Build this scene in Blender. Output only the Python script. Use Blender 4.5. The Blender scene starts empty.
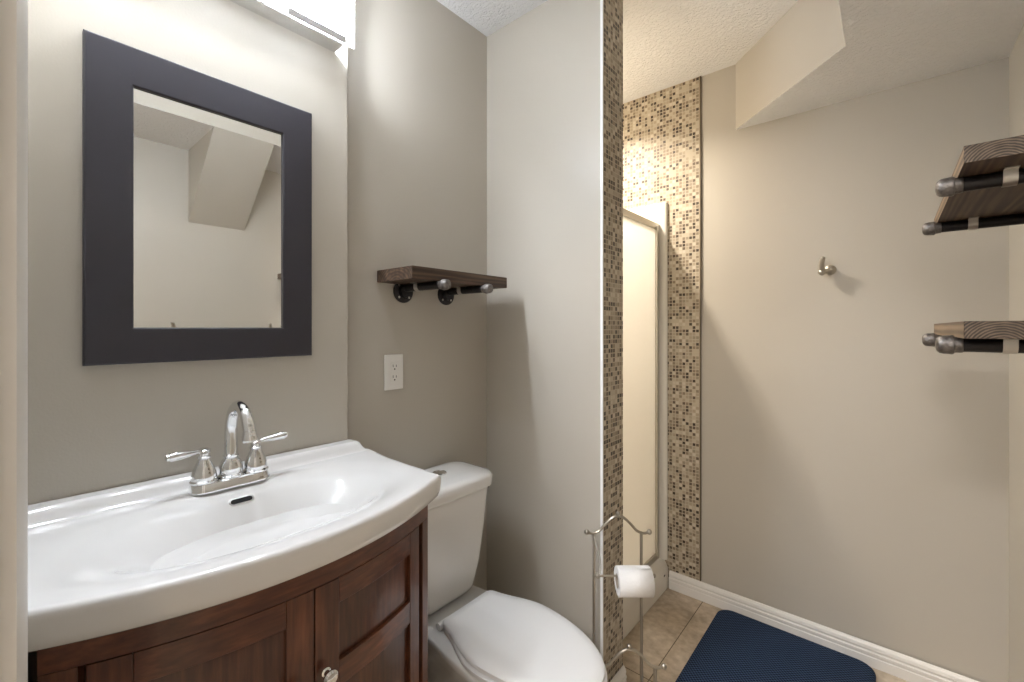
import bpy, bmesh, math, random
from math import sin, cos, pi, radians, sqrt
from mathutils import Vector, Matrix
random.seed(7)
S = bpy.context.scene
COL = S.collection

# ---------------------------------------------------------------- camera, world, lights, exposure
YAW = radians(40.6)
cam_data = bpy.data.cameras.new('camera'); cam = bpy.data.objects.new('camera', cam_data); COL.objects.link(cam)
cam.location = (0, 0, 1.27); cam.rotation_euler = (pi/2, 0, YAW)
cam_data.sensor_width = 36; cam_data.lens = 441/1024*36; cam_data.shift_y = -13/1024; cam_data.clip_start = 0.01
S.camera = cam
S.view_settings.view_transform = 'Standard'; S.view_settings.look = 'None'
S.view_settings.gamma = 1; S.view_settings.use_curve_mapping = False
S.view_settings.exposure = 0.5
W = bpy.data.worlds.new('world'); S.world = W; W.use_nodes = True
W.node_tree.nodes['Background'].inputs[0].default_value = (1, .97, .93, 1)
W.node_tree.nodes['Background'].inputs[1].default_value = 0.3

def lamp(name, kind, loc, energy, color, size=.03, rot=(0, 0, 0), sy=None):
    d = bpy.data.lights.new(name, kind); d.energy = energy; d.color = color
    if kind == 'POINT': d.shadow_soft_size = size
    if kind == 'AREA':
        d.size = size
        if sy: d.shape = 'RECTANGLE'; d.size_y = sy
    o = bpy.data.objects.new(name, d); o.location = loc; o.rotation_euler = rot; COL.objects.link(o); return o
# the vanity light's bulbs, the shower's recessed lamp and a fill lamp added in the unseen hall
BULB_Y = (.5285, .3165, .1045); BULB_X = -1.138; BULB_Z = 2.105
BULB_GLOW = 415      # the three bulbs of the vanity light are glowing meshes, built further down
lamp('shower_light', 'AREA', (-1.2, 1.64, 2.425), 18, (1, .90, .77), .08).data.spread = radians(145)
lamp('hall_fill_light', 'AREA', (-.1, -1.35, 2.39), 42, (1, .95, .91), .5)  # added behind the camera to lift the bathroom's ambient light

# ---------------------------------------------------------------- helpers
def mesh_obj(name, bm, mat, parent=None, smooth=True, angle=35, bevel=0, bseg=2, mats=None, subsurf=0):
    if name in SPLIT:
        bm.verts.index_update(); parts = islands(bm)
        if len(parts) > 1:
            SPLIT.discard(name); r = None
            for q in parts: r = mesh_obj(name, q, mat, parent, smooth, angle, bevel, bseg, mats, subsurf)
            SPLIT.add(name); bm.free(); return r
    if parent is not None:                      # geometry is written in world coordinates
        M = chain(parent).inverted(); bm.transform(M)
    bmesh.ops.recalc_face_normals(bm, faces=bm.faces)
    me = bpy.data.meshes.new(name); bm.to_mesh(me); bm.free()
    for m in (mats or [mat]): me.materials.append(m)
    o = bpy.data.objects.new(name, me); COL.objects.link(o)
    if parent is not None: o.parent = parent
    if bevel:
        b = o.modifiers.new('bevel', 'BEVEL'); b.width = bevel; b.segments = bseg; b.limit_method = 'ANGLE'; b.angle_limit = radians(40)
    if subsurf:
        s = o.modifiers.new('subsurf', 'SUBSURF'); s.levels = s.render_levels = subsurf
    if smooth:
        for p in me.polygons: p.use_smooth = True
        e = o.modifiers.new('ws', 'WEIGHTED_NORMAL') if bevel else None
        if not bevel:
            try: me.set_sharp_from_angle(angle=radians(angle))
            except Exception: pass
    return o
SPLIT = {'face_rail', 'face_stile', 'door_rail', 'door_stile', 'door_panel', 'cross_rail', 'side_rail', 'knob', 'foot', 'screw', 'socket_slot', 'finial', 'door_frame', 'pane', 'seam_strip'}
def islands(bm):
    seen = set(); out = []
    for v in bm.verts:
        if v in seen: continue
        st = [v]; seen.add(v); comp = []
        while st:
            a = st.pop(); comp.append(a)
            for e in a.link_edges:
                b = e.other_vert(a)
                if b not in seen: seen.add(b); st.append(b)
        nb = bmesh.new(); mp = {a: nb.verts.new(a.co) for a in comp}; fs = {f for a in comp for f in a.link_faces}
        for f in fs: nb.faces.new([mp[q] for q in f.verts]).material_index = f.material_index
        out.append(nb)
    return out
def chain(o):
    M = Matrix.LocRotScale(o.location, o.rotation_euler, o.scale)
    return chain(o.parent) @ M if o.parent else M
def thing(name, label, cat, loc=(0, 0, 0), rz=0, group=None):
    o = bpy.data.objects.new(name, None); o.empty_display_size = .05; COL.objects.link(o)
    o.location = loc; o.rotation_euler = (0, 0, rz); o['label'] = label; o['category'] = cat
    if group: o['group'] = group
    return o
def tag(o, label, cat, group=None):
    o['label'] = label; o['category'] = cat
    if group: o['group'] = group
    return o
def struct(o, label=None):
    o['kind'] = 'structure'
    if label: o['label'] = label
    return o
def copy_tree(o, parent=None):
    c = o.copy(); COL.objects.link(c); c.parent = parent
    for ch in [x for x in bpy.data.objects if x.parent == o]: copy_tree(ch, c)
    return c
def box(bm, x0, x1, y0, y1, z0, z1, mi=0):
    v = [bm.verts.new((x, y, z)) for x in (x0, x1) for y in (y0, y1) for z in (z0, z1)]
    for f in ((0, 1, 3, 2), (4, 6, 7, 5), (0, 4, 5, 1), (2, 3, 7, 6), (0, 2, 6, 4), (1, 5, 7, 3)):
        bm.faces.new([v[i] for i in f]).material_index = mi
    return bm
def nbox(*a, **k): return box(bmesh.new(), *a, **k)
def prism(bm, pts, a0, a1, axis='y', mi=0):
    """polygon in the two remaining axes, extruded along axis"""
    def mk(p, a):
        return {'x': (a, p[0], p[1]), 'y': (p[0], a, p[1]), 'z': (p[0], p[1], a)}[axis]
    A = [bm.verts.new(mk(p, a0)) for p in pts]; B = [bm.verts.new(mk(p, a1)) for p in pts]
    n = len(pts); bm.faces.new(A).material_index = mi; bm.faces.new(B[::-1]).material_index = mi
    for i in range(n): bm.faces.new((A[i], A[(i+1) % n], B[(i+1) % n], B[i])).material_index = mi
    return bm
def tube(bm, pts, r, seg=12, closed=False, cap=True):
    pts = [Vector(p) for p in pts]; n = len(pts); rings = []
    rs = r if isinstance(r, (list, tuple)) else [r]*n
    up = None
    for i, p in enumerate(pts):
        if closed: t = (pts[(i+1) % n]-pts[i-1])
        else: t = pts[min(i+1, n-1)]-pts[max(i-1, 0)]
        t.normalize()
        if up is None:
            up = Vector((0, 0, 1)) if abs(t.z) < .9 else Vector((1, 0, 0))
        up = (up-t*up.dot(t)); up.normalize(); sd = t.cross(up)
        rings.append([bm.verts.new(p+(up*cos(2*pi*k/seg)+sd*sin(2*pi*k/seg))*rs[i]) for k in range(seg)])
    m = n if closed else n-1
    for i in range(m):
        a, b = rings[i], rings[(i+1) % n]
        for k in range(seg): bm.faces.new((a[k], a[(k+1) % seg], b[(k+1) % seg], b[k]))
    if cap and not closed: bm.faces.new(rings[0][::-1]); bm.faces.new(rings[-1])
    return bm
def lathe(bm, prof, M=Matrix(), seg=28):
    """prof: (radius, height) along local z, transformed by M"""
    rings = []
    for r, z in prof:
        if r < 1e-5: rings.append([bm.verts.new(M @ Vector((0, 0, z)))])
        else: rings.append([bm.verts.new(M @ Vector((r*cos(2*pi*k/seg), r*sin(2*pi*k/seg), z))) for k in range(seg)])
    for a, b in zip(rings, rings[1:]):
        for k in range(seg):
            k2 = (k+1) % seg
            if len(a) == 1 and len(b) == 1: continue
            if len(a) == 1: bm.faces.new((a[0], b[k], b[k2]))
            elif len(b) == 1: bm.faces.new((a[k], a[k2], b[0]))
            else: bm.faces.new((a[k], a[k2], b[k2], b[k]))
    if len(rings[0]) > 1: bm.faces.new(rings[0][::-1])
    if len(rings[-1]) > 1: bm.faces.new(rings[-1])
    return bm
def axis_m(p, d):
    d = Vector(d).normalized(); return Matrix.Translation(Vector(p)) @ d.to_track_quat('Z', 'Y').to_matrix().to_4x4()
def ball(bm, p, r, seg=14):
    prof = [(r*sin(pi*i/10), -r*cos(pi*i/10)) for i in range(11)]
    prof[0] = (0, -r); prof[-1] = (0, r)
    return lathe(bm, prof, Matrix.Translation(Vector(p)), seg)
def smooth_path(ctrl, n=8):
    P = [Vector(p) for p in ctrl]; out = []
    for i in range(len(P)-1):
        p0 = P[max(i-1, 0)]; p1 = P[i]; p2 = P[i+1]; p3 = P[min(i+2, len(P)-1)]
        for k in range(n):
            t = k/n
            out.append(.5*((2*p1)+(p2-p0)*t+(2*p0-5*p1+4*p2-p3)*t*t+(3*p1-p0-3*p2+p3)*t**3))
    out.append(P[-1]); return out
def loft(bm, rings, cap0=True, cap1=True):
    R = [[bm.verts.new(p) for p in r] for r in rings]; n = len(R[0])
    for a, b in zip(R, R[1:]):
        for k in range(n): bm.faces.new((a[k], a[(k+1) % n], b[(k+1) % n], b[k]))
    if cap0: bm.faces.new(R[0][::-1])
    if cap1: bm.faces.new(R[-1])
    return bm
def rrect(x0, x1, y0, y1, r, z, n=6):
    pts = []
    for cx, cy, a in ((x1-r, y1-r, 0), (x0+r, y1-r, pi/2), (x0+r, y0+r, pi), (x1-r, y0+r, 3*pi/2)):
        for k in range(n+1):
            t = a+pi/2*k/n; pts.append((cx+r*cos(t), cy+r*sin(t), z))
    return pts
def sstep(a, b, x):
    t = max(0, min(1, (x-a)/(b-a))); return t*t*(3-2*t)

# ---------------------------------------------------------------- materials
def mat(name, color, rough=.5, metal=0, spec=.5, coat=0, bump=None, var=None):
    """bump=(scale, strength, detail); var=(scale, amount) gentle tone variation"""
    m = bpy.data.materials.new(name); m.use_nodes = True; N = m.node_tree.nodes; L = m.node_tree.links
    b = N['Principled BSDF']; b.inputs['Base Color'].default_value = (*color, 1)
    b.inputs['Roughness'].default_value = rough; b.inputs['Metallic'].default_value = metal
    b.inputs['Specular IOR Level'].default_value = spec
    if coat: b.inputs['Coat Weight'].default_value = coat; b.inputs['Coat Roughness'].default_value = .05
    tc = N.new('ShaderNodeTexCoord')
    if bump:
        n = N.new('ShaderNodeTexNoise'); n.inputs['Scale'].default_value = bump[0]; n.inputs['Detail'].default_value = bump[2]
        L.new(tc.outputs['Object'], n.inputs['Vector'])
        bp = N.new('ShaderNodeBump'); bp.inputs['Strength'].default_value = bump[1]; bp.inputs['Distance'].default_value = .004
        L.new(n.outputs['Fac'], bp.inputs['Height']); L.new(bp.outputs['Normal'], b.inputs['Normal'])
    if var:
        n = N.new('ShaderNodeTexNoise'); n.inputs['Scale'].default_value = var[0]; n.inputs['Detail'].default_value = 4
        L.new(tc.outputs['Object'], n.inputs['Vector'])
        r = N.new('ShaderNodeValToRGB'); r.color_ramp.elements[0].position = .3; r.color_ramp.elements[1].position = .7
        r.color_ramp.elements[0].color = (*[c*(1-var[1]) for c in color], 1); r.color_ramp.elements[1].color = (*[min(1, c*(1+var[1])) for c in color], 1)
        L.new(n.outputs['Fac'], r.inputs[0]); L.new(r.outputs[0], b.inputs['Base Color'])
    return m
def math_node(N, L, op, a, b=None):
    n = N.new('ShaderNodeMath'); n.operation = op
    for i, v in enumerate((a, b)):
        if v is None: continue
        if isinstance(v, (int, float)): n.inputs[i].default_value = v
        else: L.new(v, n.inputs[i])
    return n.outputs[0]

M_PAINT = mat('greige_wall_paint', (.50, .463, .402), .38, spec=.4, bump=(220, .06, 3), var=(1.3, .015))
def knockdown():
    m = mat('knockdown_ceiling', (.83, .83, .83), .9, spec=.2); N = m.node_tree.nodes; L = m.node_tree.links; b = N['Principled BSDF']
    tc = N.new('ShaderNodeTexCoord'); n = N.new('ShaderNodeTexNoise'); n.inputs['Scale'].default_value = 75; n.inputs['Detail'].default_value = 5
    n.inputs['Distortion'].default_value = .6; L.new(tc.outputs['Object'], n.inputs['Vector'])
    r = N.new('ShaderNodeValToRGB'); r.color_ramp.elements[0].position = .42; r.color_ramp.elements[1].position = .6
    L.new(n.outputs['Fac'], r.inputs[0])
    bp = N.new('ShaderNodeBump'); bp.inputs['Strength'].default_value = .55; bp.inputs['Distance'].default_value = .006
    L.new(r.outputs[0], bp.inputs['Height']); L.new(bp.outputs['Normal'], b.inputs['Normal']); return m
M_CEIL = knockdown()
M_TRIM = mat('white_trim_paint', (.79, .77, .74), .35, spec=.5, bump=(60, .04, 2))
M_CERAMIC = mat('white_ceramic', (.79, .78, .77), .12, spec=.6, coat=.5)
M_PORC = mat('toilet_porcelain', (.80, .79, .77), .15, spec=.6, coat=.4)
M_SEAT = mat('toilet_seat_plastic', (.78, .78, .78), .28, spec=.5)
M_GASKET = mat('grey_rubber', (.25, .25, .25), .6)
M_CHROME = mat('polished_chrome', (.80, .81, .82), .07, metal=1)
M_NICKEL = mat('brushed_nickel', (.47, .44, .39), .28, metal=1, bump=(300, .05, 2))
M_ALU = mat('satin_aluminium', (.62, .60, .55), .35, metal=1)
M_BLACKPIPE = mat('black_iron_pipe', (.035, .033, .035), .38, metal=.7, bump=(180, .25, 3))
M_CAP = mat('worn_iron_cap', (.20, .185, .175), .42, metal=.85, bump=(200, .4, 4), var=(120, .35))
M_GALV = mat('galvanised_strap', (.60, .58, .55), .35, metal=1)
M_FRAME = mat('charcoal_frame_lacquer', (.030, .028, .036), .42, spec=.45, bump=(90, .05, 3))
M_MIRROR = mat('mirror_glass', (.93, .94, .93), .015, metal=1)
M_PLASTIC = mat('white_plastic_plate', (.80, .78, .74), .3)
M_DARK = mat('dark_void', (.01, .01, .01), .8)
M_ACRYL = mat('cream_acrylic_surround', (.80, .76, .68), .22, coat=.3)
M_PAPER = mat('toilet_tissue', (.86, .85, .84), .95, spec=.1, bump=(160, .35, 4))
M_CARD = mat('cardboard_core', (.42, .36, .30), .9)
M_EDGE = mat('pvc_tile_edge', (.86, .87, .88), .3)
M_BRONZE = mat('dark_tile_edge', (.12, .085, .05), .45)

def wood(name, c0, c1, c2, axis='Y', scale=55, dist=3.5, rough=.6, off=(0, 0, 0), stretch=(1, .06, 1), bump=.3, ww=.6):
    m = mat(name, c1, rough); N = m.node_tree.nodes; L = m.node_tree.links; b = N['Principled BSDF']
    tc = N.new('ShaderNodeTexCoord'); mp = N.new('ShaderNodeMapping'); mp.inputs['Location'].default_value = off; mp.inputs['Scale'].default_value = stretch
    L.new(tc.outputs['Object'], mp.inputs['Vector'])
    w = N.new('ShaderNodeTexWave'); w.wave_type = 'RINGS'; w.rings_direction = axis; w.inputs['Scale'].default_value = scale
    w.inputs['Distortion'].default_value = dist; w.inputs['Detail'].default_value = 3; w.inputs['Detail Scale'].default_value = .6
    L.new(mp.outputs[0], w.inputs['Vector'])
    n = N.new('ShaderNodeTexNoise'); n.inputs['Scale'].default_value = 60; n.inputs['Detail'].default_value = 6; L.new(mp.outputs[0], n.inputs['Vector'])
    f = math_node(N, L, 'ADD', math_node(N, L, 'MULTIPLY', w.outputs['Fac'], ww), math_node(N, L, 'MULTIPLY', n.outputs['Fac'], 1.1-ww))
    r = N.new('ShaderNodeValToRGB'); e = r.color_ramp.elements; e[0].position = .2; e[0].color = (*c0, 1); e[1].position = .85; e[1].color = (*c2, 1)
    k = e.new(.5); k.color = (*c1, 1); L.new(f, r.inputs[0]); L.new(r.outputs[0], b.inputs['Base Color'])
    bp = N.new('ShaderNodeBump'); bp.inputs['Strength'].default_value = bump; bp.inputs['Distance'].default_value = .002
    L.new(f, bp.inputs['Height']); L.new(bp.outputs['Normal'], b.inputs['Normal']); return m
M_SHELF = wood('stained_pine_shelf', (.016, .009, .006), (.058, .033, .020), (.16, .10, .06), scale=34, dist=9.0, off=(-.1, .1, .035), ww=.22)
M_SHELF_END = wood('sawn_end_grain', (.018, .012, .008), (.075, .052, .035), (.20, .145, .10), scale=74, dist=3.4, off=(-.155, .1, .004), stretch=(1, .02, 1), ww=.5)
M_SHELF_FRONT = wood('raw_pine_edge', (.10, .068, .042), (.20, .135, .082), (.29, .205, .13), scale=30, dist=3, off=(-.1, .1, .035))
def cherry(name, grain, k=1.0):
    """cherry-stained wood with the grain running along one axis"""
    m = mat(name, (.1, .04, .02), .30, coat=.25); N = m.node_tree.nodes; L = m.node_tree.links; b = N['Principled BSDF']
    tc = N.new('ShaderNodeTexCoord'); mp = N.new('ShaderNodeMapping')
    mp.inputs['Scale'].default_value = {'z': (1, 1, .08), 'y': (1, .08, 1)}[grain]; L.new(tc.outputs['Object'], mp.inputs['Vector'])
    n = N.new('ShaderNodeTexNoise'); n.inputs['Scale'].default_value = 110; n.inputs['Detail'].default_value = 7; L.new(mp.outputs[0], n.inputs['Vector'])
    n2 = N.new('ShaderNodeTexNoise'); n2.inputs['Scale'].default_value = 9; n2.inputs['Detail'].default_value = 3; L.new(tc.outputs['Object'], n2.inputs['Vector'])
    f = math_node(N, L, 'ADD', math_node(N, L, 'MULTIPLY', n.outputs['Fac'], .6), math_node(N, L, 'MULTIPLY', n2.outputs['Fac'], .5))
    r = N.new('ShaderNodeValToRGB'); e = r.color_ramp.elements
    e[0].position = .3; e[0].color = (.035*k, .011*k, .006*k, 1); e[1].position = .78; e[1].color = (.20*k, .070*k, .030*k, 1)
    q = e.new(.54); q.color = (.090*k, .029*k, .014*k, 1); L.new(f, r.inputs[0]); L.new(r.outputs[0], b.inputs['Base Color'])
    bp = N.new('ShaderNodeBump'); bp.inputs['Strength'].default_value = .08; bp.inputs['Distance'].default_value = .001
    L.new(n.outputs['Fac'], bp.inputs['Height']); L.new(bp.outputs['Normal'], b.inputs['Normal']); return m
M_CH_Z = cherry('cherry_stain_upright', 'z'); M_CH_Y = cherry('cherry_stain_cross', 'y', 1.15); M_CH_D = cherry('cherry_stain_panel', 'z', .8)

def mosaic(name, plane, pitch=.0158, dark=.0, seed=0.0, warm=1.0):
    """small glass and stone mosaic; plane 'xz' or 'yz' in world metres"""
    m = mat(name, (.4, .33, .24), .25, spec=.55); N = m.node_tree.nodes; L = m.node_tree.links; b = N['Principled BSDF']
    g = N.new('ShaderNodeNewGeometry'); sp = N.new('ShaderNodeSeparateXYZ'); L.new(g.outputs['Position'], sp.inputs[0])
    a = sp.outputs[0 if plane == 'xz' else 1]; z = sp.outputs[2]
    u = math_node(N, L, 'DIVIDE', a, pitch); v = math_node(N, L, 'DIVIDE', z, pitch)
    fu = math_node(N, L, 'FLOOR', u); fv = math_node(N, L, 'FLOOR', v)
    cu = math_node(N, L, 'ABSOLUTE', math_node(N, L, 'SUBTRACT', math_node(N, L, 'SUBTRACT', u, fu), .5))
    cv = math_node(N, L, 'ABSOLUTE', math_node(N, L, 'SUBTRACT', math_node(N, L, 'SUBTRACT', v, fv), .5))
    inside = math_node(N, L, 'LESS_THAN', math_node(N, L, 'MAXIMUM', cu, cv), .40)
    cb = N.new('ShaderNodeCombineXYZ'); L.new(fu, cb.inputs[0]); L.new(fv, cb.inputs[1]); cb.inputs[2].default_value = seed
    wn = N.new('ShaderNodeTexWhiteNoise'); wn.noise_dimensions = '3D'; L.new(cb.outputs[0], wn.inputs['Vector'])
    r = N.new('ShaderNodeValToRGB'); r.color_ramp.interpolation = 'CONSTANT'; e = r.color_ramp.elements
    pal = [(0, (.045, .028, .016)), (.13+dark, (.115, .080, .052)), (.24+dark*1.5, (.24, .185, .125)), (.42+dark, (.38, .315, .23)), (.62+dark*.6, (.47, .41, .31)), (.80, (.29, .24, .175)), (.9, (.56, .50, .40))]
    e[0].position = 0; e[0].color = (*pal[0][1], 1); e[1].position = pal[1][0]; e[1].color = (*pal[1][1], 1)
    for p, c in pal[2:]:
        q = e.new(p); q.color = (*c, 1)
    L.new(wn.outputs['Value'], r.inputs[0])
    mx = N.new('ShaderNodeMix'); mx.data_type = 'RGBA'; L.new(inside, mx.inputs['Factor'])
    mx.inputs[6].default_value = (.50, .43, .33, 1); L.new(r.outputs[0], mx.inputs[7]); L.new(mx.outputs[2], b.inputs['Base Color'])
    rr = N.new('ShaderNodeMapRange'); rr.inputs[3].default_value = .85; rr.inputs[4].default_value = .42; L.new(inside, rr.inputs[0]); L.new(rr.outputs[0], b.inputs['Roughness'])
    bp = N.new('ShaderNodeBump'); bp.inputs['Strength'].default_value = .5; bp.inputs['Distance'].default_value = .0012
    L.new(inside, bp.inputs['Height']); L.new(bp.outputs['Normal'], b.inputs['Normal']); return m
M_MOS_FAR = mosaic('mosaic_tile_far_wall', 'xz')
M_MOS_END = mosaic('mosaic_tile_wall_end', 'yz', dark=.06, seed=3)

def floor_mat():
    m = mat('travertine_vinyl_tile', (.5, .4, .3), .38, spec=.45); N = m.node_tree.nodes; L = m.node_tree.links; b = N['Principled BSDF']
    g = N.new('ShaderNodeNewGeometry'); mp = N.new('ShaderNodeMapping'); L.new(g.outputs['Position'], mp.inputs['Vector'])
    n1 = N.new('ShaderNodeTexNoise'); n1.inputs['Scale'].default_value = 4.5; n1.inputs['Detail'].default_value = 8; n1.inputs['Distortion'].default_value = 1.2; L.new(mp.outputs[0], n1.inputs['Vector'])
    n2 = N.new('ShaderNodeTexNoise'); n2.inputs['Scale'].default_value = 38; n2.inputs['Detail'].default_value = 6; L.new(mp.outputs[0], n2.inputs['Vector'])
    f = math_node(N, L, 'ADD', math_node(N, L, 'MULTIPLY', n1.outputs['Fac'], .65), math_node(N, L, 'MULTIPLY', n2.outputs['Fac'], .38))
    r = N.new('ShaderNodeValToRGB'); e = r.color_ramp.elements; e[0].position = .36; e[0].color = (.36, .29, .215, 1); e[1].position = .66; e[1].color = (.70, .61, .49, 1)
    q = e.new(.5); q.color = (.52, .43, .325, 1); L.new(f, r.inputs[0])
    sp = N.new('ShaderNodeSeparateXYZ'); L.new(g.outputs['Position'], sp.inputs[0])
    def seam(src, o, p, w):
        t = math_node(N, L, 'DIVIDE', math_node(N, L, 'SUBTRACT', src, o), p)
        d = math_node(N, L, 'ABSOLUTE', math_node(N, L, 'SUBTRACT', t, math_node(N, L, 'ROUND', t)))
        return math_node(N, L, 'LESS_THAN', d, w/p)
    s = math_node(N, L, 'MAXIMUM', seam(sp.outputs[0], -.66, .457, .0016), seam(sp.outputs[1], 1.53, .914, .0016))
    mx = N.new('ShaderNodeMix'); mx.data_type = 'RGBA'; L.new(s, mx.inputs['Factor']); L.new(r.outputs[0], mx.inputs[6]); mx.inputs[7].default_value = (.10, .075, .05, 1)
    L.new(mx.outputs[2], b.inputs['Base Color'])
    bp = N.new('ShaderNodeBump'); bp.inputs['Strength'].default_value = .15; bp.inputs['Distance'].default_value = .002; L.new(n2.outputs['Fac'], bp.inputs['Height']); L.new(bp.outputs['Normal'], b.inputs['Normal'])
    return m
M_FLOOR = floor_mat()
def mat_rug():
    m = mat('navy_chenille', (.012, .028, .075), .95, spec=.15); N = m.node_tree.nodes; L = m.node_tree.links; b = N['Principled BSDF']
    g = N.new('ShaderNodeNewGeometry'); sp = N.new('ShaderNodeSeparateXYZ'); L.new(g.outputs['Position'], sp.inputs[0])
    su = math_node(N, L, 'SINE', math_node(N, L, 'MULTIPLY', sp.outputs[0], 2*pi/.014)); sv = math_node(N, L, 'SINE', math_node(N, L, 'MULTIPLY', sp.outputs[1], 2*pi/.014))
    n = N.new('ShaderNodeTexNoise'); n.inputs['Scale'].default_value = 300; n.inputs['Detail'].default_value = 3
    f = math_node(N, L, 'ADD', math_node(N, L, 'MULTIPLY', math_node(N, L, 'MULTIPLY', su, sv), .45), n.outputs['Fac'])
    r = N.new('ShaderNodeValToRGB'); e = r.color_ramp.elements; e[0].position = .25; e[0].color = (.006, .011, .026, 1); e[1].position = .85; e[1].color = (.062, .105, .20, 1)
    L.new(f, r.inputs[0]); L.new(r.outputs[0], b.inputs['Base Color'])
    bp = N.new('ShaderNodeBump'); bp.inputs['Strength'].default_value = .8; bp.inputs['Distance'].default_value = .004; L.new(f, bp.inputs['Height']); L.new(bp.outputs['Normal'], b.inputs['Normal'])
    return m
M_RUG = mat_rug()
def emit(name, color, st):
    m = bpy.data.materials.new(name); m.use_nodes = True; N = m.node_tree.nodes; N.clear()
    e = N.new('ShaderNodeEmission'); o = N.new('ShaderNodeOutputMaterial'); e.inputs[0].default_value = (*color, 1); e.inputs[1].default_value = st
    m.node_tree.links.new(e.outputs[0], o.inputs[0]); return m
M_BULB = emit('bulb_glow', (.86, .92, 1.0), BULB_GLOW)
M_LAMPDISC = emit('lamp_diffuser', (1, .93, .85), 5)
def seeded(name='seeded_glass', lo=.12, hi=.6, tint=(.95, .97, 1, 1)):
    m = bpy.data.materials.new(name); m.use_nodes = True; N = m.node_tree.nodes; L = m.node_tree.links; N.clear()
    o = N.new('ShaderNodeOutputMaterial'); tr = N.new('ShaderNodeBsdfTransparent'); gl = N.new('ShaderNodeBsdfGlossy'); tl = N.new('ShaderNodeBsdfTranslucent')
    gl.inputs['Roughness'].default_value = .15; tl.inputs[0].default_value = tint
    tc = N.new('ShaderNodeTexCoord'); v = N.new('ShaderNodeTexVoronoi'); v.inputs['Scale'].default_value = 150; L.new(tc.outputs['Object'], v.inputs['Vector'])
    n = N.new('ShaderNodeTexNoise'); n.inputs['Scale'].default_value = 120; n.inputs['Detail'].default_value = 4; L.new(tc.outputs['Object'], n.inputs['Vector'])
    bp = N.new('ShaderNodeBump'); bp.inputs['Strength'].default_value = 1; bp.inputs['Distance'].default_value = .004; L.new(n.outputs['Fac'], bp.inputs['Height'])
    L.new(bp.outputs['Normal'], gl.inputs['Normal']); L.new(bp.outputs['Normal'], tl.inputs['Normal'])
    r = N.new('ShaderNodeValToRGB'); r.color_ramp.elements[0].position = .42; r.color_ramp.elements[0].color = (lo,)*3+(1,); r.color_ramp.elements[1].position = .6; r.color_ramp.elements[1].color = (hi,)*3+(1,)
    L.new(n.outputs['Fac'], r.inputs[0])
    m1 = N.new('ShaderNodeMixShader'); L.new(r.outputs[0], m1.inputs[0]); L.new(tr.outputs[0], m1.inputs[1]); L.new(tl.outputs[0], m1.inputs[2])
    m2 = N.new('ShaderNodeMixShader'); m2.inputs[0].default_value = .12; L.new(m1.outputs[0], m2.inputs[1]); L.new(gl.outputs[0], m2.inputs[2])
    L.new(m2.outputs[0], o.inputs[0]); return m
M_SEED = seeded()
def obscured():
    m = bpy.data.materials.new('obscured_shower_glass'); m.use_nodes = True; N = m.node_tree.nodes; L = m.node_tree.links; N.clear()
    o = N.new('ShaderNodeOutputMaterial'); df = N.new('ShaderNodeBsdfDiffuse'); gl = N.new('ShaderNodeBsdfGlossy'); tl = N.new('ShaderNodeBsdfTranslucent')
    df.inputs[0].default_value = (.86, .83, .76, 1); tl.inputs[0].default_value = (.98, .97, .95, 1); gl.inputs['Roughness'].default_value = .3
    tc = N.new('ShaderNodeTexCoord'); n = N.new('ShaderNodeTexNoise'); n.inputs['Scale'].default_value = 90; n.inputs['Detail'].default_value = 3; L.new(tc.outputs['Object'], n.inputs['Vector'])
    bp = N.new('ShaderNodeBump'); bp.inputs['Strength'].default_value = .35; bp.inputs['Distance'].default_value = .003; L.new(n.outputs['Fac'], bp.inputs['Height'])
    for q in (df, gl, tl): L.new(bp.outputs['Normal'], q.inputs['Normal'])
    m1 = N.new('ShaderNodeMixShader'); m1.inputs[0].default_value = .62; L.new(df.outputs[0], m1.inputs[1]); L.new(tl.outputs[0], m1.inputs[2])
    m2 = N.new('ShaderNodeMixShader'); m2.inputs[0].default_value = .06; L.new(m1.outputs[0], m2.inputs[1]); L.new(gl.outputs[0], m2.inputs[2])
    L.new(m2.outputs[0], o.inputs[0]); return m
M_OBSC = obscured()

# ---------------------------------------------------------------- room shell
H = 2.45; X1 = -1.19; X2 = -1.24; YG = 1.29; YG2 = 1.433; XE = -.714; YH = 2.15; XR = .295; YD = 0.0; XS = -1.68; ZS = 2.155
T = .1
struct(mesh_obj('floor', nbox(-2.2, 1.6, -1.9, YH+T, -.1, 0), M_FLOOR, smooth=False))
bm = nbox(-2.2, -.105, -.12, YH+T, H, H+.1); box(bm, -.105, 1.6, -.12, YH+T, H, H+.1); box(bm, -2.2, 1.6, -1.9, -.12, H, H+.1)
struct(mesh_obj('ceiling', bm, M_CEIL, smooth=False))
struct(mesh_obj('wall_mirror', nbox(X2-T, X1, -.12, .66, 0, H), M_PAINT, bevel=.004, bseg=3))
struct(mesh_obj('wall_outlet', nbox(X2-T, X2, .66, YG, 0, H), M_PAINT, smooth=False))
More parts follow.
